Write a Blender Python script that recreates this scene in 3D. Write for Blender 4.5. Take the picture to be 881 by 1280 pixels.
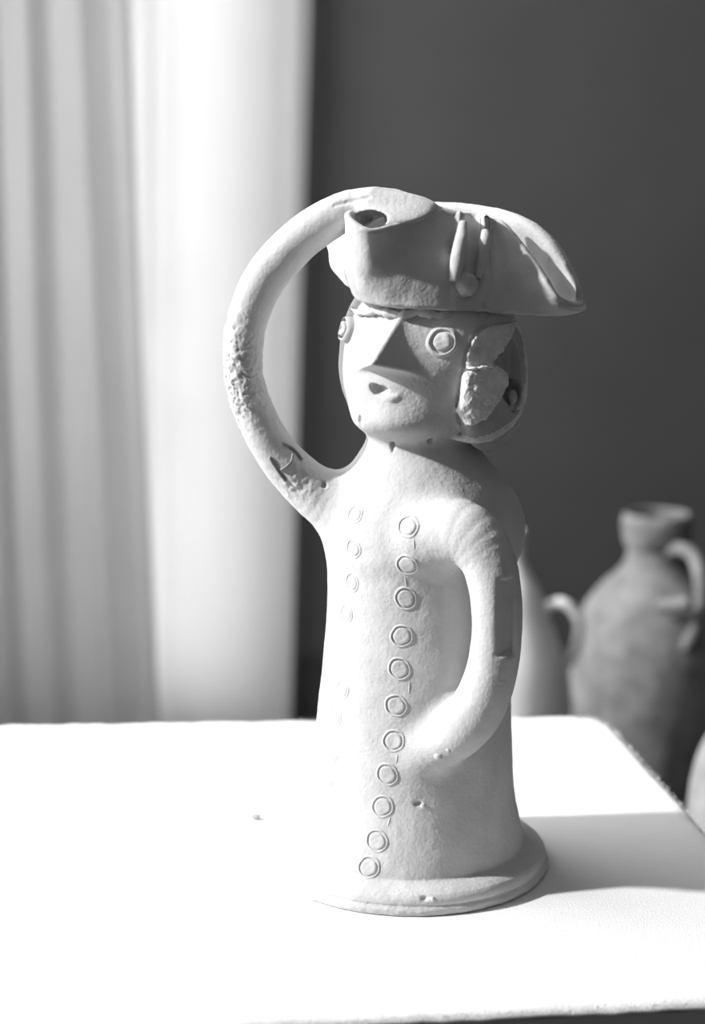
import bpy, bmesh, math, random
import numpy as np
from mathutils import Vector, Matrix
from mathutils.bvhtree import BVHTree

random.seed(7); np.random.seed(7)
for o in list(bpy.data.objects): bpy.data.objects.remove(o)
scene = bpy.context.scene
C = scene.collection
R = math.radians

# ------------------------------------------------------------------ camera
F = 2100.0; PW, PH = 881, 1280
TABLE = 0.56                      # table top height
CAM = np.array([0.0, -0.990, TABLE + 0.40]); PITCH = R(10.3)
cd = bpy.data.cameras.new('camera'); cam = bpy.data.objects.new('camera', cd); C.objects.link(cam)
cam.location = CAM; cam.rotation_euler = (R(90) - PITCH, 0, 0)
cd.sensor_fit = 'VERTICAL'; cd.sensor_height = 36; cd.sensor_width = 24; cd.lens = 36 * F / PH
cd.clip_start = 0.02; cd.dof.use_dof = True; cd.dof.focus_distance = 0.96; cd.dof.aperture_fstop = 4.6
scene.camera = cam
# ------------------------------------------------------------------ light
w = bpy.data.worlds.new('world'); scene.world = w; w.use_nodes = True
w.node_tree.nodes['Background'].inputs[0].default_value = (1, 1, 1, 1)
w.node_tree.nodes['Background'].inputs[1].default_value = 0.21
def lamp(name, kind, loc, direction, energy, **kw):
    l = bpy.data.lights.new(name, kind); l.energy = energy
    for k, v in kw.items(): setattr(l, k, v)
    o = bpy.data.objects.new(name, l); C.objects.link(o); o.location = loc
    o.rotation_euler = Vector(direction).to_track_quat('-Z', 'Y').to_euler(); return o
lamp('sun', 'SUN', (-3, 0, 3), (math.cos(R(31)), 0.13, -math.sin(R(31))), 6.0, angle=R(3.0))
lamp('daylight_side_window', 'AREA', (-0.77, 0.70, 1.46), (1, 0, -0.20), 38, shape='RECTANGLE', size=1.9, size_y=1.75)
lamp('daylight_back_window', 'AREA', (-0.46, 2.30, 0.82), (0, -1, 0), 7.6, shape='RECTANGLE', size=0.64, size_y=2.2, spread=R(95))
vs = scene.view_settings; vs.view_transform = 'Standard'; vs.look = 'None'; vs.gamma = 1; vs.use_curve_mapping = False
vs.exposure = 0.0

# ------------------------------------------------------------------ helpers
def W(px, py, d=0.0):
    """pixel of the photograph + depth (m, behind the figure's axis) -> world point (measuring helper)"""
    x = (px - PW / 2) / F; y = -(py - PH / 2) / F
    dx, dy, dz = x, math.cos(PITCH) + y * math.sin(PITCH), -math.sin(PITCH) + y * math.cos(PITCH)
    t = (d - CAM[1]) / dy
    return np.array([CAM[0] + dx * t, d, CAM[2] + dz * t])
def onplane(px, py, z=TABLE):
    x = (px - PW / 2) / F; y = -(py - PH / 2) / F
    v = np.array([x, math.cos(PITCH) + y * math.sin(PITCH), -math.sin(PITCH) + y * math.cos(PITCH)])
    return CAM + v * ((z - CAM[2]) / v[2])
S = 0.0005                        # one photo pixel at the figure, metres
def Q(px, py, d): return W(px, py, d * S)

def mat(name, col, rough=0.8, noise=0.0, nscale=40, bump=0.0, bscale=150, detail=6, translucent=0.0, col2=None, spec=0.3):
    m = bpy.data.materials.new(name); m.use_nodes = True; nt = m.node_tree; N = nt.nodes; L = nt.links
    b = N['Principled BSDF']; b.inputs['Roughness'].default_value = rough
    b.inputs['Specular IOR Level'].default_value = spec
    b.inputs['Base Color'].default_value = (col, col, col, 1)
    tc = N.new('ShaderNodeTexCoord')
    if noise:
        n = N.new('ShaderNodeTexNoise'); n.inputs['Scale'].default_value = nscale; n.inputs['Detail'].default_value = detail
        n.inputs['Roughness'].default_value = 0.62
        L.new(tc.outputs['Object'], n.inputs['Vector'])
        r = N.new('ShaderNodeValToRGB'); a = max(col - noise, 0.002) if col2 is None else col2; z = col + noise
        r.color_ramp.elements[0].position = 0.34; r.color_ramp.elements[1].position = 0.62
        r.color_ramp.elements[0].color = (a, a, a, 1); r.color_ramp.elements[1].color = (z, z, z, 1)
        L.new(n.outputs['Fac'], r.inputs[0]); L.new(r.outputs[0], b.inputs['Base Color'])
    if bump:
        n2 = N.new('ShaderNodeTexNoise'); n2.inputs['Scale'].default_value = bscale; n2.inputs['Detail'].default_value = 5
        L.new(tc.outputs['Object'], n2.inputs['Vector'])
        bp = N.new('ShaderNodeBump'); bp.inputs['Strength'].default_value = bump; bp.inputs['Distance'].default_value = 0.002
        L.new(n2.outputs['Fac'], bp.inputs['Height']); L.new(bp.outputs[0], b.inputs['Normal'])
    return m
M = {}
M['clay'] = mat('pale_fired_clay', 0.54, 0.85, 0.05, 30, 0.2, 520)
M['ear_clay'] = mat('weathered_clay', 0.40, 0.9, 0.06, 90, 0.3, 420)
M['rough_clay'] = mat('broken_clay_and_lit_rim', 0.74, 0.95, 0.08, 160, 0.6, 520)  # fracture surfaces; the pale tone also paints the ear rim's lit edge
M['wire'] = mat('dull_wire', 0.25, 0.45, 0.05, 300)
M['cloth'] = mat('white_cotton_cloth', 0.78, 0.95, 0.01, 60, 0.25, 900)
M['wood'] = mat('dark_stained_wood', 0.42, 0.5, 0.02, 25)
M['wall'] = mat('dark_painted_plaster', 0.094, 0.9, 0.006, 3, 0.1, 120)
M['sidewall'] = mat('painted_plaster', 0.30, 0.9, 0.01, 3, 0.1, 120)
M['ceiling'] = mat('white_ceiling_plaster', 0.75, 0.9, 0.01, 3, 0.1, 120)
M['floor'] = mat('dark_floorboards', 0.045, 0.6, 0.015, 9)
M['base'] = mat('dark_painted_skirting', 0.05, 0.6, 0.005, 9)
M['frame'] = mat('white_painted_window_wood', 0.75, 0.4, 0.02, 9)
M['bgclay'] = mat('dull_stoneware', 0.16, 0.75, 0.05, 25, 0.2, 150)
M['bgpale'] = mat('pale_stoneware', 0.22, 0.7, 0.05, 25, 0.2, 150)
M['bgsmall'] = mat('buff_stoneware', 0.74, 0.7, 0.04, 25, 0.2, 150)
def curtain_mat(name, tr, c0=.80, c1=.90):
    m = bpy.data.materials.new(name); m.use_nodes = True; N = m.node_tree.nodes; L = m.node_tree.links
    N.remove(N['Principled BSDF'])
    d = N.new('ShaderNodeBsdfDiffuse'); t = N.new('ShaderNodeBsdfTranslucent'); x = N.new('ShaderNodeMixShader')
    wv = N.new('ShaderNodeTexNoise'); tc = N.new('ShaderNodeTexCoord'); wv.inputs['Scale'].default_value = 6
    r = N.new('ShaderNodeValToRGB'); r.color_ramp.elements[0].color = (c0,) * 3 + (1,); r.color_ramp.elements[1].color = (c1,) * 3 + (1,)
    L.new(tc.outputs['Object'], wv.inputs['Vector']); L.new(wv.outputs['Fac'], r.inputs[0])
    L.new(r.outputs[0], d.inputs[0]); L.new(r.outputs[0], t.inputs[0])
    x.inputs[0].default_value = tr; L.new(d.outputs[0], x.inputs[1]); L.new(t.outputs[0], x.inputs[2])
    L.new(x.outputs[0], N['Material Output'].inputs[0]); return m
M['curtain'] = curtain_mat('sheer_white_curtain', 0.55)
M['curtain2'] = curtain_mat('thicker_white_curtain', 0.52, .49, .55)
def glass_mat():
    m = bpy.data.materials.new('window_glass'); m.use_nodes = True; N = m.node_tree.nodes; L = m.node_tree.links
    N.remove(N['Principled BSDF'])
    g = N.new('ShaderNodeBsdfGlossy'); g.inputs['Roughness'].default_value = 0.02
    t = N.new('ShaderNodeBsdfTransparent'); x = N.new('ShaderNodeMixShader'); x.inputs[0].default_value = 0.05
    L.new(t.outputs[0], x.inputs[1]); L.new(g.outputs[0], x.inputs[2]); L.new(x.outputs[0], N['Material Output'].inputs[0]); return m
M['glass'] = glass_mat()

def link(name, me, m, parent=None, smooth=True):
    o = bpy.data.objects.new(name, me); C.objects.link(o)
    if m: me.materials.append(m)
    if smooth: me.polygons.foreach_set('use_smooth', [True] * len(me.polygons))
    if parent: o.parent = parent
    return o
def mesh(name, v, f, m, parent=None, smooth=True):
    me = bpy.data.meshes.new(name); me.from_pydata([tuple(map(float, p)) for p in v], [], [tuple(map(int, q)) for q in f]); me.update()
    return link(name, me, m, parent, smooth)
def tag(o, label=None, cat=None, group=None, kind=None):
    for k, v in (('label', label), ('category', cat), ('group', group), ('kind', kind)):
        if v: o[k] = v
    return o
def empty(name, loc):
    o = bpy.data.objects.new(name, None); C.objects.link(o); o.location = loc; o.empty_display_size = 0.05; return o
def boxes(name, bl, m, parent=None, bev=0.0):
    bm = bmesh.new()
    for (x0, x1, y0, y1, z0, z1) in bl:
        g = bmesh.ops.create_cube(bm, size=1)
        bmesh.ops.scale(bm, vec=(x1 - x0, y1 - y0, z1 - z0), verts=g['verts'])
        bmesh.ops.translate(bm, vec=((x0 + x1) / 2, (y0 + y1) / 2, (z0 + z1) / 2), verts=g['verts'])
    if bev: bmesh.ops.bevel(bm, geom=bm.edges[:], offset=bev, segments=2, affect='EDGES')
    me = bpy.data.meshes.new(name); bm.to_mesh(me); bm.free()
    return link(name, me, m, parent, False)
def reparent(o, p):
    """parent keeping world place (parents here carry only a location)"""
    o.parent = p; o.location = Vector(o.location) - p.location; return o
def catmull(P, n, closed=False):
    P = np.asarray(P, float); m = len(P); out = []
    seg = m if closed else m - 1
    t = np.linspace(0, seg, n, endpoint=not closed)
    for u in t:
        i = min(int(u), seg - 1); f = u - i
        if closed: a, b, c, d = P[(i - 1) % m], P[i % m], P[(i + 1) % m], P[(i + 2) % m]
        else: a, b, c, d = P[max(i - 1, 0)], P[i], P[min(i + 1, m - 1)], P[min(i + 2, m - 1)]
        out.append(0.5 * (2 * b + (c - a) * f + (2 * a - 5 * b + 4 * c - d) * f * f + (3 * b - a - 3 * c + d) * f ** 3))
    return np.array(out)
def tube(P, rad, n=10, cap=True):
    P = np.asarray(P, float); k = len(P); rad = np.broadcast_to(rad, (k,)); v = []; f = []
    T = np.gradient(P, axis=0); T /= np.linalg.norm(T, axis=1)[:, None]
    u = np.cross(T[0], [0.13, 1, 0.21]); u /= np.linalg.norm(u)
    for i in range(k):
        u = u - T[i] * u.dot(T[i]); u /= np.linalg.norm(u); b = np.cross(T[i], u)
        for j in range(n):
            a = 2 * math.pi * j / n; v.append(P[i] + rad[i] * (math.cos(a) * u + math.sin(a) * b))
    for i in range(k - 1):
        for j in range(n): f.append((i * n + j, i * n + (j + 1) % n, (i + 1) * n + (j + 1) % n, (i + 1) * n + j))
    if cap: f.append(tuple(range(n - 1, -1, -1))); f.append(tuple(range((k - 1) * n, k * n)))
    return v, f
def lathe(prof, n=64, origin=(0, 0, 0)):
    v = []; f = []; k = len(prof)
    for r, z in prof:
        for j in range(n):
            a = 2 * math.pi * j / n; v.append((origin[0] + r * math.cos(a), origin[1] + r * math.sin(a), origin[2] + z))
    for i in range(k - 1):
        for j in range(n): f.append((i * n + j, i * n + (j + 1) % n, (i + 1) * n + (j + 1) % n, (i + 1) * n + j))
    return v, f
_perm = np.random.RandomState(3).rand(64, 64, 64).astype(np.float32)
def vnoise(P, freq, octaves=3, gain=0.5):
    """smooth value noise in [-1, 1] on an (n,3) array"""
    out = np.zeros(len(P), np.float32); amp = 1; tot = 0
    for o in range(octaves):
        q = P * freq + 17.3 * o + 100; i = np.floor(q).astype(int); f = (q - i); f = f * f * (3 - 2 * f); s = 0
        for a in (0, 1):
            for b in (0, 1):
                for c in (0, 1):
                    wgt = (f[:, 0] if a else 1 - f[:, 0]) * (f[:, 1] if b else 1 - f[:, 1]) * (f[:, 2] if c else 1 - f[:, 2])
                    s = s + wgt * _perm[(i[:, 0] + a) % 64, (i[:, 1] + b) % 64, (i[:, 2] + c) % 64]
        out += amp * (2 * s - 1); tot += amp; amp *= gain; freq *= 2.03
    return out / tot

# ------------------------------------------------------------------ the room
YW = 2.0; XL = -0.82; XR = 2.2; YF = -2.2; H = 2.7
def struct(o): o['kind'] = 'structure'; return o
struct(boxes('floor', [(XL - .2, XR + .2, YF, YW + .2, -0.05, 0)], M['floor']))
struct(boxes('ceiling', [(XL - .2, XR + .2, YF, YW + .2, H, H + .05)], M['ceiling']))
wx0, wx1, wz0, wz1 = -0.78, -0.135, 0.04, 2.35                       # window in the back wall
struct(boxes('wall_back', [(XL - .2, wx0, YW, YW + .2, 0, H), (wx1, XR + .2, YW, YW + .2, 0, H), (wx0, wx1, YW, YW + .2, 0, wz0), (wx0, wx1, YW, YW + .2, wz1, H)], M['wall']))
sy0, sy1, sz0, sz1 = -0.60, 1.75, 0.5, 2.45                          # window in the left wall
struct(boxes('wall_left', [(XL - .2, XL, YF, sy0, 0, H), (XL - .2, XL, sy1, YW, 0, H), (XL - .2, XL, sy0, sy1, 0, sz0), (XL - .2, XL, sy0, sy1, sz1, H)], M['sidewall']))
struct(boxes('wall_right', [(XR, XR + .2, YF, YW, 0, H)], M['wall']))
struct(boxes('baseboard_back', [(-0.10, XR, YW - .015, YW, 0, .15)], M['base'], bev=.004))
def window(name, rect, axis, at):
    a0, a1, z0, z1 = rect; t = .05
    def bb(p0, p1, q0, q1): return (p0, p1, at, at + .06, q0, q1) if axis == 'x' else (at, at + .06, p0, p1, q0, q1)
    o = struct(boxes(name, [bb(a0, a0 + t, z0, z1), bb(a1 - t, a1, z0, z1), bb(a0 + t, a1 - t, z0, z0 + t), bb(a0 + t, a1 - t, z1 - t, z1)], M['frame']))
    g = (a0 + t, a1 - t, at + .028, at + .032, z0 + t, z1 - t) if axis == 'x' else (at + .028, at + .032, a0 + t, a1 - t, z0 + t, z1 - t)
    boxes('pane', [g], M['glass'], o); return o
window('window_1', (wx0, wx1, wz0, wz1), 'x', YW + .10)
window('window_2', (sy0, sy1, sz0, sz1), 'y', XL - .16)

# ------------------------------------------------------------------ curtains
def curtain(name, edge_l, edge_r, y0, folds, amp, seed, m, z0=0.012, z1=2.55, nx=260, nz=60):
    """edge_l/edge_r: functions of height -> x"""
    rs = np.random.RandomState(seed); ph = rs.rand(8) * 6.28; v = []; f = []
    for k in range(nz + 1):
        z = z0 + (z1 - z0) * k / nz; a, b = edge_l(z), edge_r(z)
        for i in range(nx + 1):
            s = i / nx; g = s + .012 * math.sin(3.1 * z + ph[0]) * math.sin(9 * s + ph[1])
            yy = 0
            for (pos, wid, h) in folds:
                yy += h * math.exp(-((g - pos) / wid) ** 2)
            yy += amp * (.5 * math.sin(2 * math.pi * 5 * g + ph[2] + .3 * z) + .3 * math.sin(2 * math.pi * 11 * g + ph[3]))
            v.append((a + (b - a) * s, y0 + yy * (1.08 - .12 * z), z))
    for k in range(nz):
        for i in range(nx):
            p = k * (nx + 1) + i; f.append((p, p + 1, p + nx + 2, p + nx + 1))
    return mesh(name, v, f, m)
YC = 1.80
def cx(px, d=YC): return W(px, 450, d)[0]
def edge(top, mid, bot, d):
    zt, zm, zb = W(0, 0, d)[2], W(0, 450, d)[2], W(0, 900, d)[2]
    xs = [cx(bot, d), cx(mid, d), cx(top, d)]
    return lambda z: float(np.interp(z, [zb, zm, zt], xs))
c1 = curtain('curtain', edge(-108, -108, -108, 1.93), edge(391, 375, 361, 1.93), 1.93,
             [(.97, .02, -.010), (.64, .03, -.015), (.58, .04, .015), (.4, .04, -.02), (.2, .05, -.02)], .0025, 4, M['curtain'])
tag(c1, 'sheer white curtain panel hanging beside the dark wall, brightest where the window glows', 'curtain', 'sheer curtains')
c2 = curtain('curtain', edge(-118, -118, -118, 1.84), edge(173, 178, 190, 1.84), 1.84,
             [(.97, .03, -.008), (.80, .05, -.018), (.66, .05, .014), (.56, .035, -.018), (.44, .03, .012), (.36, .04, -.018), (.15, .06, -.02)], .004, 9, M['curtain2'])
tag(c2, 'greyer overlapping curtain panel at the left edge of the picture', 'curtain', 'sheer curtains')

# ------------------------------------------------------------------ table and cloth
CL = 0.004
br = onplane(752, 893); rr = onplane(881, 1036); fr0 = onplane(260, 1281); fr1 = onplane(881, 1251); bl = onplane(0, 905)
def isect(p, u, q, v):
    A = np.array([[u[0], -v[0]], [u[1], -v[1]]]); s = np.linalg.solve(A, (q - p)[:2]); return p + u * s[0]
back_d = br - bl; side_d = rr - br; front_d = fr1 - fr0
pBR = br; pFR = isect(br, side_d, fr0, front_d)
pBL = bl + back_d * ((-0.52 - bl[0]) / back_d[0]); pFL = fr0 + front_d * ((-0.47 - fr0[0]) / front_d[0])
corn = [p[:2] for p in (pFL, pFR, pBR, pBL)]
def outline(corn, rads, nseg=12, side=70):
    pts = []
    k = len(corn); arcs = []
    for i in range(k):
        p0, p, p1 = corn[i - 1], corn[i], corn[(i + 1) % k]; r = rads[i]
        a = (p0 - p) / np.linalg.norm(p0 - p); b = (p1 - p) / np.linalg.norm(p1 - p)
        s, e = p + a * r, p + b * r
        arcs.append([(1 - t) ** 2 * s + 2 * t * (1 - t) * p + t * t * e for t in np.linspace(0, 1, nseg)])
    for i in range(k):
        pts += arcs[i]; e = arcs[i][-1]; s = arcs[(i + 1) % k][0]
        pts += [e + (s - e) * t for t in np.linspace(0, 1, side + 2)[1:-1]]
    return np.array(pts)
OL = outline(corn, [.02, .02, .035, .02])
def normals2(P):
    t = np.roll(P, -1, 0) - np.roll(P, 1, 0); t /= np.linalg.norm(t, axis=1)[:, None]; return np.stack([t[:, 1], -t[:, 0]], 1)
ON = normals2(OL); nO = len(OL)
v = []; f = []
arc = np.cumsum(np.linalg.norm(OL - np.roll(OL, 1, 0), axis=1))
rings = [(-.012, 0), (-.006, -.0001), (-.002, -.0010), (0, -.0032), (.0006, -.0050), (-.002, -.0058)]
for ri, (off, dz) in enumerate(rings):
    wav = np.sin(arc * 38) * .5 + np.sin(arc * 61 + 1) * .4
    o2 = off + .0006 * wav
    z = TABLE + dz + (.0007 * np.sin(arc * 420) * np.sin(arc * 133) if 1 <= ri <= 4 else 0)
    P = OL + ON * o2[:, None]
    for j in range(nO): v.append((P[j, 0], P[j, 1], z if np.isscalar(z) else z[j]))
for ri in range(len(rings) - 1):
    for j in range(nO): f.append((ri * nO + j, (ri + 1) * nO + j, (ri + 1) * nO + (j + 1) % nO, ri * nO + (j + 1) % nO))
f.append(tuple(range(nO)))
cloth = mesh('tablecloth', v, f, M['cloth'])
tag(cloth, 'plain white cotton cloth covering the low table under the figure jug', 'tablecloth')
# fuzzy nap along the turned edge
v = []; f = []
rs = np.random.RandomState(5)
for k in range(5200):
    j = rs.randint(nO); t = rs.rand(); p = OL[j] * (1 - t) + OL[(j + 1) % nO] * t; n = ON[j]
    b = np.array([p[0] - n[0] * .0012, p[1] - n[1] * .0012, TABLE - rs.rand() * .0035]); ln = .0012 + .0028 * rs.rand() ** 2
    dr = np.array([n[0], n[1], .9 * rs.rand() - .1]) + rs.randn(3) * .35; dr /= np.linalg.norm(dr)
    s = np.cross(dr, [0.3, 0.2, 1]); s = s / np.linalg.norm(s) * .00022
    i = len(v); v += [b - s, b + s, b + dr * ln]; f.append((i, i + 1, i + 2))
nap = mesh('cloth_nap', v, f, M['cloth'], cloth, False); nap['kind'] = 'stuff'
# the table under the cloth
ctr = np.mean(corn, 0)
tb = empty('low_table', (ctr[0], ctr[1], 0)); tag(tb, 'low dark wooden table hidden under the white cloth', 'table')
inn = [c + (ctr - c) / np.linalg.norm(ctr - c) * .004 for c in corn]
tv = [(*c, TABLE - .0066) for c in inn] + [(*c, TABLE - .03) for c in inn]
o = mesh('table_top', tv, [(0, 1, 2, 3), (7, 6, 5, 4)] + [(i, i + 4, (i + 1) % 4 + 4, (i + 1) % 4) for i in range(4)], M['wood'], smooth=False); reparent(o, tb)
leg_in = [c + (ctr - c) / np.linalg.norm(ctr - c) * .07 for c in corn]
for c in leg_in:
    o = boxes('leg', [(c[0] - .02, c[0] + .02, c[1] - .02, c[1] + .02, 0, TABLE - .03)], M['wood'], bev=.004); reparent(o, tb)
for i in range(4):
    a, b = leg_in[i], leg_in[(i + 1) % 4]; d = (b - a) / np.linalg.norm(b - a); n = np.array([-d[1], d[0]]) * .009
    q = [a + n, b + n, b - n, a - n]
    o = mesh('apron', [(*p, TABLE - .031) for p in q] + [(*p, TABLE - .10) for p in q],
             [(0, 1, 2, 3), (7, 6, 5, 4)] + [(k, k + 4, (k + 1) % 4 + 4, (k + 1) % 4) for k in range(4)], M['wood'], smooth=False); reparent(o, tb)

# ------------------------------------------------------------------ the figure jug: a distance field skinned with surface nets
VX = 0.0008
LO = np.array([-0.085, -0.124, TABLE - 0.004]); HI = np.array([0.150, 0.100, TABLE + 0.425])
N3 = np.ceil((HI - LO) / VX).astype(int)
GX = [(LO[a] + VX * np.arange(N3[a])).astype(np.float32) for a in range(3)]
FLD = np.full(N3, 0.05, np.float32); LAB = np.zeros(N3, np.int8)
def region(lo, hi):
    s = []
    for a in range(3):
        i0 = int(max(0, math.floor((lo[a] - LO[a]) / VX))); i1 = int(min(N3[a], math.ceil((hi[a] - LO[a]) / VX) + 1)); s.append(slice(i0, max(i1, i0 + 1)))
    s = tuple(s); return s, GX[0][s[0]][:, None, None], GX[1][s[1]][None, :, None], GX[2][s[2]][None, None, :]
def union(s, d, k, lab):
    a = FLD[s]; l = LAB[s]; np.copyto(l, np.int8(lab), where=d < a)
    h = np.clip(0.5 + 0.5 * (a - d) / k, 0, 1); FLD[s] = a * (1 - h) + d * h - k * h * (1 - h)
def carve(s, d, k):
    a = FLD[s]; d = -d; h = np.clip(0.5 + 0.5 * (d - a) / k, 0, 1); FLD[s] = a * (1 - h) + d * h + k * h * (1 - h)
def sd_ell(X, Y, Z, c, r, rot=None):
    x, y, z = X - c[0], Y - c[1], Z - c[2]
    if rot is not None:
        x, y, z = (rot[0][0] * x + rot[0][1] * y + rot[0][2] * z, rot[1][0] * x + rot[1][1] * y + rot[1][2] * z, rot[2][0] * x + rot[2][1] * y + rot[2][2] * z)
    k0 = np.sqrt((x / r[0]) ** 2 + (y / r[1]) ** 2 + (z / r[2]) ** 2); k1 = np.sqrt((x / r[0] ** 2) ** 2 + (y / r[1] ** 2) ** 2 + (z / r[2] ** 2) ** 2)
    return (k0 * (k0 - 1) / np.maximum(k1, 1e-6)).astype(np.float32)
def ell(c, r, k, lab=None, rot=None, sub=False):
    m = max(r) + k + .004; s, X, Y, Z = region(np.array(c) - m, np.array(c) + m); d = sd_ell(X, Y, Z, c, r, rot)
    carve(s, d, k) if sub else union(s, d, k, lab)
def limb(pts, rad, k, lab, n=26, flat=1.0, sub=False):
    P = catmull(pts, n); rr_ = np.interp(np.linspace(0, 1, n), np.linspace(0, 1, len(rad)), rad)
    m = max(rad) * max(1, 1 / flat) + k + .004; s, X, Y, Z = region(P.min(0) - m, P.max(0) + m)
    D = np.full((s[0].stop - s[0].start, s[1].stop - s[1].start, s[2].stop - s[2].start), 1., np.float32)
    for i in range(n - 1):
        a, b = P[i], P[i + 1]; mm = max(rr_[i], rr_[i + 1]) + k + .02
        ss, x, y, z = region(np.minimum(a, b) - mm, np.maximum(a, b) + mm)
        loc = tuple(slice(ss[q].start - s[q].start, ss[q].stop - s[q].start) for q in range(3))
        if any(l.start < 0 for l in loc): loc = tuple(slice(max(l.start, 0), l.stop) for l in loc); ss = tuple(slice(loc[q].start + s[q].start, ss[q].stop) for q in range(3))
        ss = tuple(slice(ss[q].start, min(ss[q].stop, s[q].stop)) for q in range(3)); loc = tuple(slice(ss[q].start - s[q].start, ss[q].stop - s[q].start) for q in range(3))
        x, y, z = GX[0][ss[0]][:, None, None], GX[1][ss[1]][None, :, None], GX[2][ss[2]][None, None, :]
        v_ = (b - a).astype(np.float32); L2 = float(v_.dot(v_)) + 1e-12
        t = np.clip(((x - a[0]) * v_[0] + (y - a[1]) * v_[1] + (z - a[2]) * v_[2]) / L2, 0, 1)
        d = np.sqrt((x - a[0] - t * v_[0]) ** 2 + ((y - a[1] - t * v_[1]) * flat) ** 2 + (z - a[2] - t * v_[2]) ** 2) - (rr_[i] + (rr_[i + 1] - rr_[i]) * t)
        D[loc] = np.minimum(D[loc], d)
    carve(s, D, k) if sub else union(s, D, k, lab)
def surf(px, py, back=0.0):
    """first point of the clay met along the line of sight through a pixel"""
    for d in np.arange(LO[1], HI[1], VX * .5):
        p = W(px, py, d); i = np.round((p - LO) / VX).astype(int)
        if (i >= 0).all() and (i < N3).all() and FLD[tuple(i)] < 0: return W(px, py, d + back * S)
    return W(px, py, 0)
PARTS = {1: 'torso', 2: 'base_flange', 3: 'head', 4: 'nose', 5: 'raised_arm', 6: 'bent_arm', 7: 'ear_roll', 8: 'hand', 9: 'lip', 10: 'broken_clay_patch', 11: 'ear_rim'}
# torso of revolution, a little leaning, measured at its two outlines
prof = [(470, 528, 60), (520, 527, 62), (545, 526, 67), (560, 526, 74), (580, 527, 88), (600, 529, 104), (620, 530, 116), (645, 531, 124), (680, 529, 124), (710, 526, 117), (760, 524, 115),
        (820, 521, 117), (880, 518, 120), (940, 516, 124), (980, 514, 128), (1010, 512, 135), (1030, 511, 140), (1045, 510, 143), (1085, 510, 146)]
pz = []; pc = []; prd = []
for y_, c_, r_ in prof:
    p = W(c_, y_, 0); q = W(c_ + r_, y_, 0); pz.append(p[2]); pc.append(p[0]); prd.append(q[0] - p[0])
pz = np.array(pz)[::-1]; pc = np.array(pc)[::-1]; prd = np.array(prd)[::-1]
zz = np.linspace(pz[0], pz[-1], 400); Pc = catmull(np.stack([pz, pc, prd], 1), 400); order = np.argsort(Pc[:, 0])
def prz(z, i): return np.interp(z, Pc[order, 0], Pc[order, i]).astype(np.float32)
s, X, Y, Z = region(LO, [HI[0], HI[1], W(526, 470, 0)[2]])
cz, rz = prz(Z, 1), prz(Z, 2); slope = np.gradient(rz[0, 0]) / VX
d = (np.sqrt((X - cz) ** 2 + Y ** 2) - rz) / np.sqrt(1 + slope ** 2)[None, None, :]
d = np.maximum(d, np.maximum((TABLE + .0002) - Z, Z - W(526, 478, 0)[2])).astype(np.float32); union(s, d, .0005, 1)
# base flange in two tiers
bx = W(510, 1080, 0)[0]; u_ = W(511, 1080, 0)[0] - bx
ft = [(0, 172), (.0035, 174), (.0052, 171.5), (.0062, 169), (.0072, 171), (.0100, 170), (.0122, 166), (.0138, 158), (.0152, 146), (.018, 120)]
s, X, Y, Z = region([LO[0], LO[1], LO[2]], [HI[0], HI[1], TABLE + .026])
rf = np.interp(Z - TABLE, [a for a, b in ft], [b * u_ for a, b in ft]).astype(np.float32)
d = np.maximum((np.sqrt((X - bx) ** 2 + Y ** 2) - rf) * .8, np.maximum((TABLE + .0002) - Z, Z - TABLE - .0215)).astype(np.float32); union(s, d, .0028, 2)
FIG = np.array([bx, 0, TABLE])
# head
hc = Q(534, 462, 0); ell(hc, (104 * S, 102 * S, 92 * S), .006, 3)
ell(Q(537, 416, 0), (101 * S, 99 * S, 84 * S), .010, 3)
ell(Q(570, 424, -70), (32 * S, 37 * S, 42 * S), .008, 3)                    # temple and cheekbone
ell(Q(508, 522, -38), (60 * S, 56 * S, 24 * S), .012, 3)                    # jaw
# nose: a wedge with three flat faces
Rt, Tp, A_, B_ = Q(499, 396, -94), Q(462, 456, -124), Q(450, 460, -78), Q(545, 472, -95)
def plane(p, q, r, inside):
    n = np.cross(q - p, r - p); n /= np.linalg.norm(n)
    if n.dot(inside - p) > 0: n = -n
    return n, p
cin = (Rt + Tp + A_ + B_) / 4
bk = np.array([.55 * 18, .84 * 18, 0]) * S * 1.5
pl = [plane(Rt, Tp, A_, cin), plane(Rt, Tp, B_, cin), plane(Tp, A_, B_, cin), plane(Rt + bk, A_ + bk, B_ + bk, cin)]
allp = np.array([Rt, Tp, A_, B_]); s, X, Y, Z = region(allp.min(0) - .014, allp.max(0) + .014)
d = None
for n, p in pl:
    e = ((X - p[0]) * n[0] + (Y - p[1]) * n[1] + (Z - p[2]) * n[2]).astype(np.float32)
    if d is None: d = e
    else: h = np.maximum(.0022 - np.abs(d - e), 0); d = np.maximum(d, e) + h * h / (4 * .0022)
union(s, d, .0035, 4)
# lip
limb([surf(482, 496), surf(490, 498), surf(498, 495)], [2 * S, 3.5 * S, 2 * S], .002, 9, 8)
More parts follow.
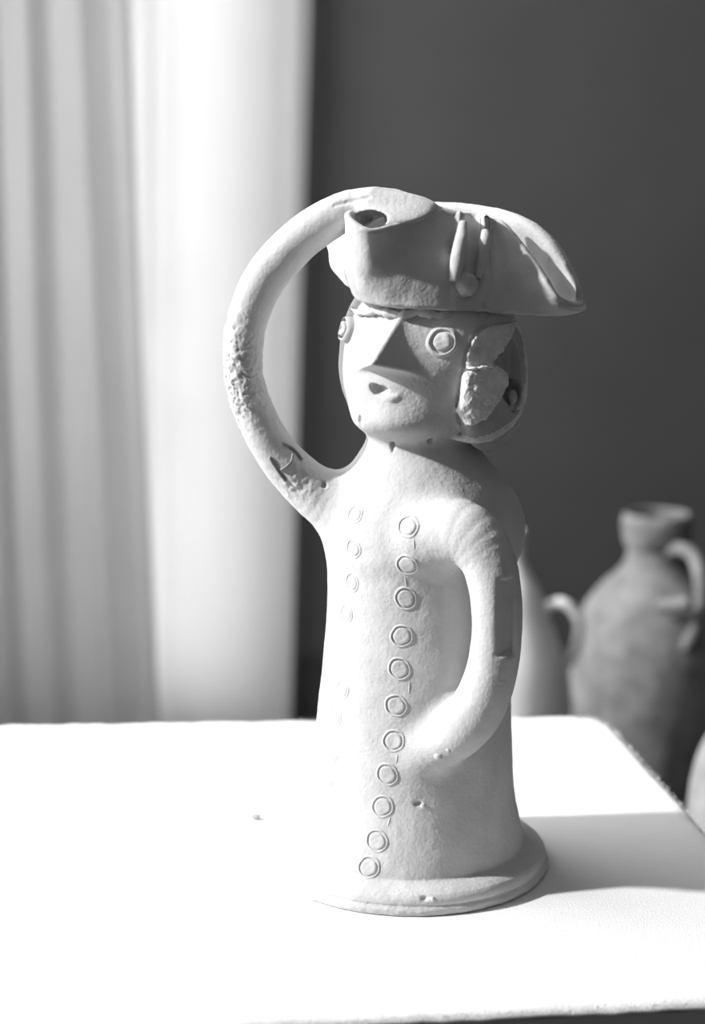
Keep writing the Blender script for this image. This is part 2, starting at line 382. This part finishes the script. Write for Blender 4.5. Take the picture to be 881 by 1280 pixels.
# ear roll (a thick rolled disc on the figure's left side)
az = R(55); en = np.array([math.sin(az), -math.cos(az), 0]); et = np.array([math.cos(az), math.sin(az), 0]); up = np.array([0, 0, 1.])
ec = np.array([hc[0], hc[1], Q(612, 475, 0)[2]]) + en * 84 * S + et * 6 * S
rot = [et, en, up]
ell(ec, (68 * S, 30 * S, 79 * S), .004, 7, rot)
nrm = np.array([math.sin(R(52)), -math.cos(R(52)), 0]) * S
def earcut(px, py, a, c, depth):
    p = surf(px, py); ss, X, Y, Z = region(p - .03, p + .03); x = (X - p[0]) * et[0] + (Y - p[1]) * et[1]; n_ = (X - p[0]) * en[0] + (Y - p[1]) * en[1]; z = Z - p[2]
    e = (np.sqrt((x / (a * S)) ** 2 + (z / (c * S)) ** 2) - 1) * min(a, c) * S
    carve(ss, np.maximum(e, -n_ - depth * S).astype(np.float32), .0006)
earcut(639, 462, 25, 40, 17); earcut(637, 494, 24, 20, 24)
limb([surf(650, 484, 0) , surf(651, 496, 0), surf(643, 507, 0), surf(632, 512, 0)], [3 * S, 4.5 * S, 5 * S, 3 * S], .0008, 7, 12)
ell(Q(640, 496, -46), (6 * S, 6 * S, 9 * S), .0008, 7)
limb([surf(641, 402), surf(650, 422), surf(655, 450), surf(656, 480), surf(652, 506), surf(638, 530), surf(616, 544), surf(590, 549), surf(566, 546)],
     [5 * S, 4 * S, 3.5 * S, 3.5 * S, 3.5 * S, 4 * S, 5 * S, 5 * S, 3 * S], .0015, 11, 30)  # rim bead in paler clay, its catch of light put into the colour
def plate(poly, th, lab_):
    """a slab of broken clay: outline given on the ear's face, laid on the clay it sits on"""
    P = [surf(a, b) for a, b in poly]; c_ = np.mean(P, 0); n_ = np.array([.42, -.90, .05]); n_ /= np.linalg.norm(n_); u = np.cross([0, 0, 1], n_); u /= np.linalg.norm(u); v_ = np.cross(n_, u)
    pts = np.array([[(p - c_).dot(u), (p - c_).dot(v_)] for p in P]); ss, X, Y, Z = region(np.min(P, 0) - .02, np.max(P, 0) + .02)
    x = (X - c_[0]) * u[0] + (Y - c_[1]) * u[1] + (Z - c_[2]) * u[2]; y = (X - c_[0]) * v_[0] + (Y - c_[1]) * v_[1] + (Z - c_[2]) * v_[2]
    e = np.full(x.shape, -1., np.float32); area = sum(pts[i - 1, 0] * pts[i, 1] - pts[i, 0] * pts[i - 1, 1] for i in range(len(pts)))
    for i in range(len(pts)):
        a, b = pts[i - 1], pts[i]; t = b - a; m_ = np.array([t[1], -t[0]]) * (1 if area > 0 else -1); m_ /= np.linalg.norm(m_) + 1e-9
        e = np.maximum(e, (x - a[0]) * m_[0] + (y - a[1]) * m_[1])
    d_ = np.maximum(e, FLD[ss] - th * S); union(ss, d_.astype(np.float32), .0005, lab_)
plate([(578, 464), (620, 458), (626, 470), (616, 508), (604, 524), (580, 531), (567, 513)], 7, 10)
plate([(592, 420), (606, 409), (640, 402), (642, 416), (626, 428), (622, 458), (580, 462), (582, 440)], 4, 10)
# shoulder hump, the bent arm and the raised arm that serves as handle
limb([Q(540, 668, -96), Q(582, 668, -124), Q(608, 696, -140), Q(619, 740, -147), Q(621, 790, -148), Q(613, 845, -145), Q(592, 893, -136), Q(562, 922, -118), Q(530, 938, -104)],
     [42 * S, 37 * S, 31 * S, 29 * S, 28 * S, 29 * S, 31 * S, 30 * S, 26 * S], .009, 6, 30)
limb([Q(458, 640, -8), Q(420, 630, -10), Q(380, 603, -12), Q(343, 562, -14), Q(316, 510, -16), Q(304, 460, -18), Q(308, 405, -20), Q(327, 355, -22), Q(356, 318, -26), Q(394, 285, -30), Q(440, 261, -34), Q(490, 256, -36)],
     [44 * S, 36 * S, 29 * S, 25 * S, 23 * S, 22.5 * S, 23 * S, 24.5 * S, 25 * S, 24 * S, 22 * S, 17 * S], .012, 5, 44, 0.9)
limb([Q(468, 259, -50), Q(505, 261, -60), Q(540, 266, -68), Q(578, 269, -68)], [21 * S, 15 * S, 8 * S, 3 * S], .006, 8, 14)
ell(Q(498, 262, -72), (40 * S, 36 * S, 9 * S), .006, 8, [[.99, 0, .08], [0, .9, .42], [-.08, -.42, .9]])
# cuts, punctures and chips
limb([Q(462, 275, -135), Q(463, 274, -100), Q(470, 278, -50), Q(490, 290, -10)], [10 * S, 10 * S, 11 * S, 13 * S], .001, None, 14, sub=True)   # the pouring hole at the front corner
ell(Q(462, 274, -92), (20 * S, 62 * S, 9.5 * S), .001, None, None, True)
limb([surf(484, 487), surf(473, 486, 5), surf(465, 483)], [2.5 * S, 8 * S, 3 * S], .0005, None, 8, sub=True)
for c_, r_ in (((491, 556), (3, 5, 9)), ((538, 551), (3.5, 5, 9)), ((450, 527), (3, 5, 8)), ((522, 1004), (5, 4, 4)), ((404, 606), (4, 4, 5)), ((531, 1123), (5, 4, 3))):
    ell(surf(*c_), tuple(q * S for q in r_), .0005, None, None, True)
limb([surf(418, 257), surf(440, 251), surf(462, 247)], [1.6 * S, 2.5 * S, 2 * S], .0006, None, 8, sub=True)
limb([surf(642, 400), surf(614, 405), surf(592, 420), surf(580, 450), surf(572, 490), surf(574, 528)], [2.6 * S] * 6, .0006, None, 18, sub=True)
# flat-bottomed recess on the outside of the bent arm
ca = surf(634, 773); nn = np.array([.62, -.78, 0]); tt = np.array([.78, .62, 0]); s, X, Y, Z = region(ca - .03, ca + .03)
dx = np.abs((X - ca[0]) * nn[0] + (Y - ca[1]) * nn[1]) - 6 * S; dy = np.abs((X - ca[0]) * tt[0] + (Y - ca[1]) * tt[1]) - 10 * S; dz = np.abs(Z - ca[2]) - 43 * S
carve(s, np.maximum(np.maximum(dx, dy), dz).astype(np.float32), .0022)

def surface_nets(Fd):
    ins = Fd < 0; n = np.array(Fd.shape)
    c = np.zeros(n - 1, np.int8)
    for a in (0, 1):
        for b in (0, 1):
            for g in (0, 1): c += ins[a:n[0] - 1 + a, b:n[1] - 1 + b, g:n[2] - 1 + g]
    act = np.argwhere((c > 0) & (c < 8)); m = len(act)
    idx = np.full(n - 1, -1, np.int32); idx[tuple(act.T)] = np.arange(m)
    cor = [(a, b, g) for a in (0, 1) for b in (0, 1) for g in (0, 1)]
    val = {q: Fd[act[:, 0] + q[0], act[:, 1] + q[1], act[:, 2] + q[2]] for q in cor}
    acc = np.zeros((m, 3), np.float32); cnt = np.zeros(m, np.float32)
    for q in cor:
        for ax in range(3):
            if q[ax]: continue
            r = list(q); r[ax] = 1; r = tuple(r); a, b = val[q], val[r]; cr = (a < 0) != (b < 0)
            t = np.where(cr, a / np.where(cr, a - b, 1), 0); p = np.tile(np.array(q, np.float32), (m, 1)); p[:, ax] = t
            acc += p * cr[:, None]; cnt += cr
    V = act + acc / cnt[:, None]
    quads = []
    for ax in range(3):
        a0 = [slice(None)] * 3; a1 = [slice(None)] * 3; a0[ax] = slice(0, -1); a1[ax] = slice(1, None)
        e = np.argwhere(ins[tuple(a0)] != ins[tuple(a1)]); o1, o2 = [(1, 2), (2, 0), (0, 1)][ax]
        ok = (e[:, o1] > 0) & (e[:, o2] > 0) & (e[:, o1] < n[o1] - 1) & (e[:, o2] < n[o2] - 1); e = e[ok]
        sgn = ins[tuple(e.T)]; q = []
        for (u, w_) in ((1, 1), (0, 1), (0, 0), (1, 0)):
            g = e.copy(); g[:, o1] -= u; g[:, o2] -= w_; q.append(idx[tuple(g.T)])
        q = np.stack(q, 1); q[~sgn] = q[~sgn][:, ::-1]; quads.append(q)
    return V, np.concatenate(quads), act
V, QD, act = surface_nets(FLD)
V = V * VX + LO
lab = LAB[tuple(act.T)]
surf_up = surf(606, 428)
del FLD, LAB
def vnormals(V, QD):
    n = np.cross(V[QD[:, 2]] - V[QD[:, 0]], V[QD[:, 3]] - V[QD[:, 1]]); out = np.zeros_like(V)
    for k in range(4): 
        for a in range(3): out[:, a] += np.bincount(QD[:, k], n[:, a], len(V))
    return out / (np.linalg.norm(out, axis=1)[:, None] + 1e-12)
for _ in range(2):                                                  # a light smoothing pass
    acc = np.zeros_like(V); cnt = np.zeros(len(V))
    for k in range(4):
        for a in range(3): acc[:, a] += np.bincount(QD[:, k], V[QD[:, (k + 1) % 4], a] + V[QD[:, (k + 3) % 4], a], len(V))
        cnt += 2 * np.bincount(QD[:, k], minlength=len(V))
    V = V + .5 * (acc / np.maximum(cnt, 1)[:, None] - V)
VN = vnormals(V, QD)
def near(c, r): return np.exp(-(np.linalg.norm(V - c, axis=1) / r) ** 2)
amp = .00035 * vnoise(V, 90, 3) + .00008 * vnoise(V, 420, 2)
rough = near(Q(287, 430, -16), .020) + near(Q(288, 470, -16), .018) + near(Q(295, 510, -16), .016) + .6 * near(Q(372, 600, -38), .012)
ear = (lab == 10) * (near(surf_up, .016) + .55)
amp += np.clip(rough, 0, 1) * (.0020 * vnoise(V, 330, 3, .75)) + np.clip(ear, 0, 1) * (.0016 * vnoise(V, 300, 3, .7))
low = V[:, 2] - TABLE < .004
amp += low * (.0008 * vnoise(V, 160, 2))
amp[V[:, 2] < TABLE + .0008] *= .3
V = V + VN * amp[:, None]; V[:, 2] = np.maximum(V[:, 2], TABLE + .0001)
VN = vnormals(V, QD)
jug = empty('figure_jug', FIG)
tag(jug, 'pale clay jug shaped as a man in a three-cornered hat with one arm raised', 'figurine')
fl = np.sort(lab[QD], 1)[:, 1]
roots = {}
def make_part(k, name, parent):
    q = QD[fl == k]
    if not len(q): return None
    used, inv = np.unique(q, return_inverse=True); q = inv.reshape(-1, 4)
    me = bpy.data.meshes.new(name); me.vertices.add(len(used)); me.vertices.foreach_set('co', (V[used] - FIG).astype(np.float32).ravel())
    me.loops.add(len(q) * 4); me.loops.foreach_set('vertex_index', q.astype(np.int32).ravel())
    me.polygons.add(len(q)); me.polygons.foreach_set('loop_start', np.arange(0, len(q) * 4, 4, dtype=np.int32))
    me.update(calc_edges=True); me.validate()
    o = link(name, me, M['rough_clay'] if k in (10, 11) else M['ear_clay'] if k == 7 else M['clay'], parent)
    me.normals_split_custom_set_from_vertices([tuple(n) for n in VN[used]])
    return o
head = make_part(3, 'head', jug)
for k, nm in PARTS.items():
    if k == 3: continue
    par = head if k in (4, 7, 9, 10, 11) else jug
    roots[k] = make_part(k, nm, par)
roots[3] = head
if roots.get(5): roots[5]['label'] = 'raised right arm curving up to the hat as the handle'
bvh = BVHTree.FromPolygons([tuple(p) for p in V], [tuple(q) for q in QD])
camv = Vector(CAM)
def hit(px, py):
    p = Vector(W(px, py, 0.5)); return bvh.ray_cast(camv, (p - camv).normalized())[:2]
# stamped rings: buttons, and the eyes
def stamp(name, px, py, rad, parent, hgt=.0018, eye=False, mtl='clay'):
    p, n = hit(px, py)
    if p is None: return
    acc = Vector((0, 0, 0))
    for a in range(8):                                              # average normal
        h = hit(px + rad * .8 * math.cos(a * .785), py + rad * .8 * math.sin(a * .785)); acc += h[1] if h[1] else n
    n = acc.normalized(); t = n.cross(Vector((0, 0, 1))).normalized(); b = n.cross(t)
    rw = rad * S
    pr = [(1.34, -.3), (1.20, .12), (1.10, .36), (1.04, .38), (1.0, .0), (.93, -.12), (.87, -.05), (.80, .34), (.72, .44), (.55, .38), (.3, .36)] if not eye else \
         [(1.55, -.3), (1.35, .3), (1.18, .7), (1.08, .7), (1.02, .0), (.9, -.15), (.82, -.05), (.75, .7), (.66, .85), (.4, .8), (.2, .75)]
    v = []; f = []; NS = 36; ph = random.random() * 6
    for i, (r, h) in enumerate(pr):
        for j in range(NS):
            a = 2 * math.pi * j / NS; rr2 = r * rw * (1 + .035 * math.sin(2 * a + ph) + .02 * math.sin(5 * a + ph * 2))
            q = p + t * (rr2 * math.cos(a)) + b * (rr2 * math.sin(a)); hh = bvh.ray_cast(q + n * .012, -n, .03)[0]
            if hh is None: hh = q
            v.append(hh + n * (h * hgt * (1 + .10 * math.sin(a * 2 + ph))) - Vector(FIG))
    for i in range(len(pr) - 1):
        for j in range(NS): f.append((i * NS + j, i * NS + (j + 1) % NS, (i + 1) * NS + (j + 1) % NS, (i + 1) * NS + j))
    hc_ = bvh.ray_cast(p + n * .012, -n, .03)[0] or p
    v.append(hc_ + n * (pr[-1][1] * hgt) - Vector(FIG)); k = len(v) - 1; o0 = (len(pr) - 1) * NS
    for j in range(NS): f.append((o0 + j, o0 + (j + 1) % NS, k))
    return mesh(name, v, f, M[mtl], parent)
BUT = [(510, 658), (509, 706), (507, 748), (502, 795), (499, 836), (495, 882), (492, 926), (484, 968), (478, 1008), (471, 1051), (461, 1084)]
for x_, y_ in BUT: stamp('button', x_, y_, 11.5, roots[1])
for x_, y_ in [(447, 643), (445, 686), (443, 728), (436, 767), (431, 862), (423, 895), (420, 943), (413, 974), (408, 1018), (396, 1056)]:
    stamp('button', x_ - 3, y_, 9.5, roots[1], .0012)
stamp('eye', 553, 427, 13, head, .0020, True)
stamp('eye', 435, 412, 11, head, .0055, True)
# seam scratches between the buttons
v = []; f = []
for (xa, ya, xb, yb) in [(517, 672, 518, 688), (512, 850, 511, 868), (497, 942, 495, 955), (488, 1020, 484, 1034), (506, 720, 508, 734)]:
    pts = []
    for t in np.linspace(0, 1, 6):
        p, n = hit(xa + (xb - xa) * t, ya + (yb - ya) * t)
        pts.append(np.array(p - n * .0002 - Vector(FIG)))
    vv, ff = tube(pts, [.0002, .0005, .0006, .0006, .0005, .0002], 6)
    mesh('seam_ridge', vv, ff, M['clay'], roots[1])
# crumbs of clay on the torso
for (x_, y_, r_) in [(529, 1007, 3), (541, 1124, 3), (547, 946, 5), (560, 938, 3), (372, 606, 3)]:
    p, n = hit(x_, y_)
    if p is None: continue
    bm = bmesh.new(); bmesh.ops.create_icosphere(bm, subdivisions=2, radius=r_ * S)
    for q in bm.verts: q.co *= 1 + .35 * float(vnoise(np.array([q.co]) + r_ + x_, 300, 2)[0]); q.co.z *= .45
    bmesh.ops.transform(bm, matrix=Matrix.Translation(p - Vector(FIG)) @ n.to_track_quat('Z', 'Y').to_matrix().to_4x4(), verts=bm.verts)
    me = bpy.data.meshes.new('clay_crumb'); bm.to_mesh(me); bm.free(); link('clay_crumb', me, M['clay'], roots[5] if y_ < 650 else roots[1])
# wire staples mending the raised arm
for pts in ([(337, 571), (342, 580), (350, 592), (357, 601)], [(354, 555), (362, 559), (371, 567), (377, 575)], [(365, 568), (364, 577), (357, 584), (351, 587)]):
    P = []
    for (x_, y_) in pts:
        p, n = hit(x_, y_)
        if p is None: p, n = Vector(Q(x_, y_, -30)), Vector((0, -1, 0))
        P.append(np.array(p + n * .0007 - Vector(FIG)))
    vv, ff = tube(catmull(P, 10), .00085, 8); mesh('mending_staple', vv, ff, M['wire'], roots[5])

# ------------------------------------------------------------------ the three-cornered hat
COL = [  # base (x, y, depth) , rim (x, y, depth)
    ((430, 354, 52), (407, 306, 66)), ((438, 362, 0), (437, 270, 6)), ((442, 370, -42), (431, 269, -80)), ((447, 376, -66), (435, 278, -112)),
    ((460, 380, -86), (462, 291, -128)), ((482, 383, -101), (490, 286, -112)), ((510, 385, -110), (522, 273, -92)), ((540, 386, -112), (550, 267, -78)),
    ((557, 387, -109), (566, 269, -72)), ((568, 387, -107), (577, 269, -72)), ((574, 388, -105), (584, 271, -40)), ((590, 388, -100), (597, 272, -38)), ((600, 389, -96), (603, 274, -62)), ((608, 389, -92), (610, 276, -61)), ((618, 390, -89), (617, 278, -36)), ((640, 391, -84), (633, 289, -46)),
    ((668, 393, -78), (665, 330, -72)), ((700, 394, -75), (697, 371, -90)), ((721, 391, -66), (728, 381, -68)), ((717, 386, -50), (722, 350, -58)),
    ((694, 384, -20), (697, 308, -40)), ((652, 381, 62), (653, 277, -8)), ((592, 378, 98), (592, 262, 45)), ((530, 374, 106), (530, 257, 80)),
    ((478, 368, 96), (480, 256, 84)), ((444, 360, 80), (436, 280, 84))]
B_c = np.array([Q(*a) for a, b in COL]); T_c = np.array([Q(*b) for a, b in COL])
NC, NR = 420, 26
Bc, Tc = catmull(B_c, NC, True), catmull(T_c, NC, True)
def pinward(P):
    t = np.roll(P, -1, 0) - np.roll(P, 1, 0); t[:, 2] = 0; t /= np.linalg.norm(t, axis=1)[:, None] + 1e-9
    return np.stack([-t[:, 1], t[:, 0], 0 * t[:, 0]], 1)
ctrh = Bc.mean(0)
rows = []
for i in range(NR):
    t = i / (NR - 1); P = Bc * (1 - t) + Tc * t
    P = P - pinward(Bc) * (.0045 * math.sin(math.pi * min(t * 1.9, 1)) * (1 - t) )[..., None] if False else P - pinward(Bc) * (.006 * math.sin(math.pi * t) ** 1.2 * (1 - t) ** 1.0)
    rows.append(P)
TH = 9 * S
inr = pinward(Tc)
# keep the inward normals honest (point to the middle)
flip = np.sign(((ctrh - Bc)[:, :2] * inr[:, :2]).sum(1)); inr *= np.median(flip)
for _ in range(6): inr = (np.roll(inr, 1, 0) + 2 * inr + np.roll(inr, -1, 0)) / 4
inr /= np.linalg.norm(inr, axis=1)[:, None] + 1e-9
jj = np.arange(NC) / NC * len(COL); kL = [i for i, (a, b) in enumerate(COL) if b[0] > 715][0]
TH = (9 + 9 * np.exp(-((jj - kL - 2.6) / 1.6) ** 2))[:, None] * S        # the brim is a thick roll along the drooping back corner
lips = []
for a in np.linspace(20, 160, 7): lips.append(Tc + inr * (TH / 2 * (1 - math.cos(R(a)))) + np.array([0, 0, 1]) * (TH / 2 * math.sin(R(a))))
inner = [rows[i] + inr * TH for i in range(NR - 1, -1, -2)]
allr = rows + lips + inner
under = [Bc + (ctrh - Bc) * k + np.array([0, 0, -1]) * (.0022 * math.sin(k * 3.1)) for k in (.55, .3, .15, .05)]
allr = under + allr
HV = np.concatenate(allr); nR = len(allr); f = []
for i in range(nR - 1):
    for j in range(NC): f.append((i * NC + j, i * NC + (j + 1) % NC, (i + 1) * NC + (j + 1) % NC, (i + 1) * NC + j))
f.append(tuple(range(NC - 1, -1, -1))); f.append(tuple(range((nR - 1) * NC, nR * NC)))
HV = HV + np.stack([vnoise(HV, 110, 3), vnoise(HV + 5, 110, 3), vnoise(HV + 9, 110, 3)], 1) * .0007
hat = mesh('hat', HV - FIG, f, M['clay'], jug); hat['label'] = 'three-cornered hat with turned-up brim'
def clay_tube(name, pts, rad, parent, n=14):
    P = catmull(pts, 24); vv, ff = tube(P, np.interp(np.linspace(0, 1, 24), np.linspace(0, 1, len(rad)), rad), n)
    vv = np.array(vv); vv = vv + (vnoise(vv, 260, 2) * .0006)[:, None] * np.array([.6, -.6, .4])
    return mesh(name, vv - FIG, ff, M['clay'], parent)
hb = BVHTree.FromPolygons([tuple(p) for p in HV], f)
def hhit(px, py, off):
    p = Vector(W(px, py, .5)); h, n, _, _ = hb.ray_cast(camv, (p - camv).normalized())
    if h is None: return Q(px, py, -80)
    return np.array(h) + np.array([0, -1, 0]) * off * S
clay_tube('brim_pleat', [hhit(578, 279, 3), hhit(575, 300, 6), hhit(571, 325, 6), hhit(568, 352, 2)], [5 * S, 8 * S, 8 * S, 6 * S], hat)
clay_tube('brim_pleat', [hhit(606, 289, 3), hhit(605, 302, 7), hhit(601, 325, 7), hhit(597, 348, 2)], [4 * S, 7.5 * S, 7 * S, 4 * S], hat)
p = hhit(581, 356, 5); bm = bmesh.new(); bmesh.ops.create_icosphere(bm, subdivisions=4, radius=13 * S)
for q in bm.verts: q.co *= 1 + .16 * float(vnoise(np.array([q.co]) + 3, 160, 2)[0]); q.co.y *= .95
bmesh.ops.translate(bm, vec=Vector(p - FIG), verts=bm.verts); me = bpy.data.meshes.new('hat_button'); bm.to_mesh(me); bm.free(); link('hat_button', me, M['clay'], hat)
# rough coil of clay luting the hat to the head
pts = []
for a in np.linspace(-70, 62, 60):
    pts.append(np.array([hc[0] + 97 * S * math.sin(R(a)), hc[1] - 97 * S * math.cos(R(a)), Q(520, 386 + 2 * math.sin(a * .21), 0)[2]]))
rad = [(1.5 + 3.5 * math.sin(i / 59 * math.pi)) * S * (1 + .35 * math.sin(i * 1.7) * math.sin(i * .63)) for i in range(60)]
vv, ff = tube(pts, rad, 12); vv = np.array(vv); vv = vv + (vnoise(vv, 330, 3, .7) * .0016)[:, None] * np.array([.3, -.5, .8])
mesh('hat_seam', vv - FIG, ff, M['clay'], hat)

# ------------------------------------------------------------------ jugs behind the table
def jugobj(name, px, d, prof_px, m, label, handle=None, extra=(), wall=.006):
    """prof_px: (row, radius px) outline from the rim down to the floor"""
    ax = W(px, prof_px[0][0], d); sc = (W(px + 1, 800, d) - W(px, 800, d))[0]
    root = empty(name, (ax[0], d, 0)); tag(root, label, 'jug')
    zr = [(W(px, r, d)[2] if r is not None else 0.0, q * sc) for r, q in prof_px]
    zr = [(max(z, 0), q) for z, q in zr]; P = catmull(zr, 60); P[:, 0] = np.maximum(P[:, 0], 0.0005)
    P = P[np.argsort(P[:, 0])]
    pr = [(0.001, P[0, 0])] + [(q, z) for z, q in P] + [(P[-1, 1] - wall * .5, P[-1, 0] + wall * .5)] + [(max(q - wall, .004), z) for z, q in P[::-1][:40]]
    pr += [(0.001, pr[-1][1])]
    vv, ff = lathe(pr, 64); vv = np.array(vv); vv += (vnoise(vv, 25, 2) * .0015)[:, None] * np.array([1, 1, 0]) 
    vv[:, 2] = np.maximum(vv[:, 2], 0.0)
    mesh('body', vv, ff, m, root)
    for nm, pts, rad in ([('handle',) + handle] if handle else []) + list(extra):
        Pp = catmull([W(a, b, d + c) - np.array([ax[0], d, 0]) for a, b, c in pts], 30)
        v2, f2 = tube(Pp, np.interp(np.linspace(0, 1, 30), np.linspace(0, 1, len(rad)), np.array(rad) * sc), 14); mesh(nm, v2, f2, m, root)
    return root
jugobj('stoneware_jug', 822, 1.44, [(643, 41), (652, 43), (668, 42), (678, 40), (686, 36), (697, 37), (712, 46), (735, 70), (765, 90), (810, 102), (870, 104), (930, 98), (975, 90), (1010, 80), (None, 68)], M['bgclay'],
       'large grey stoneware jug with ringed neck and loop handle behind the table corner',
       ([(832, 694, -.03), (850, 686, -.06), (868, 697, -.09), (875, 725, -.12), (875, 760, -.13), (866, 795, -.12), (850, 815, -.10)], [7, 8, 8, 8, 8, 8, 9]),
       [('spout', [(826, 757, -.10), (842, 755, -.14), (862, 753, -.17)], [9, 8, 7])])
jugobj('slim_jug', 642, 1.20, [(664, 14), (680, 13), (700, 15), (716, 22), (740, 35), (770, 46), (800, 58), (840, 71), (900, 77), (980, 72), (1060, 64), (None, 58)], M['bgsmall'],
       'smaller buff jug with a ring handle half hidden behind the figure jug',
       ([(676, 768, 0), (687, 757, -.01), (704, 754, -.015), (721, 770, -.015), (723, 798, -.01), (714, 822, 0), (700, 838, .0)], [7, 7, 7, 7, 7, 7, 8]))
jugobj('pale_jug', 968, 0.62, [(800, 40), (812, 38), (850, 36), (885, 48), (915, 72), (945, 88), (985, 97), (1030, 100), (1090, 97), (1160, 84), (1220, 66), (None, 58)], M['bgpale'],
       'pale rounded jug cut off by the right edge of the picture', None)

# a crumb of clay lying on the cloth
cp = onplane(320, 1024); bm = bmesh.new(); bmesh.ops.create_icosphere(bm, subdivisions=3, radius=.0024)
for q in bm.verts: q.co *= 1 + .4 * float(vnoise(np.array([q.co]) + 2, 500, 2)[0]); q.co.x *= 1.5; q.co.z *= .7
zmin = min(q.co.z for q in bm.verts); bmesh.ops.translate(bm, vec=(0, 0, -zmin), verts=bm.verts)
me = bpy.data.meshes.new('clay_crumb'); bm.to_mesh(me); bm.free(); o = link('clay_crumb', me, M['ear_clay']); o.location = cp
tag(o, 'tiny crumb of clay lying on the cloth left of the figure jug', 'crumb')
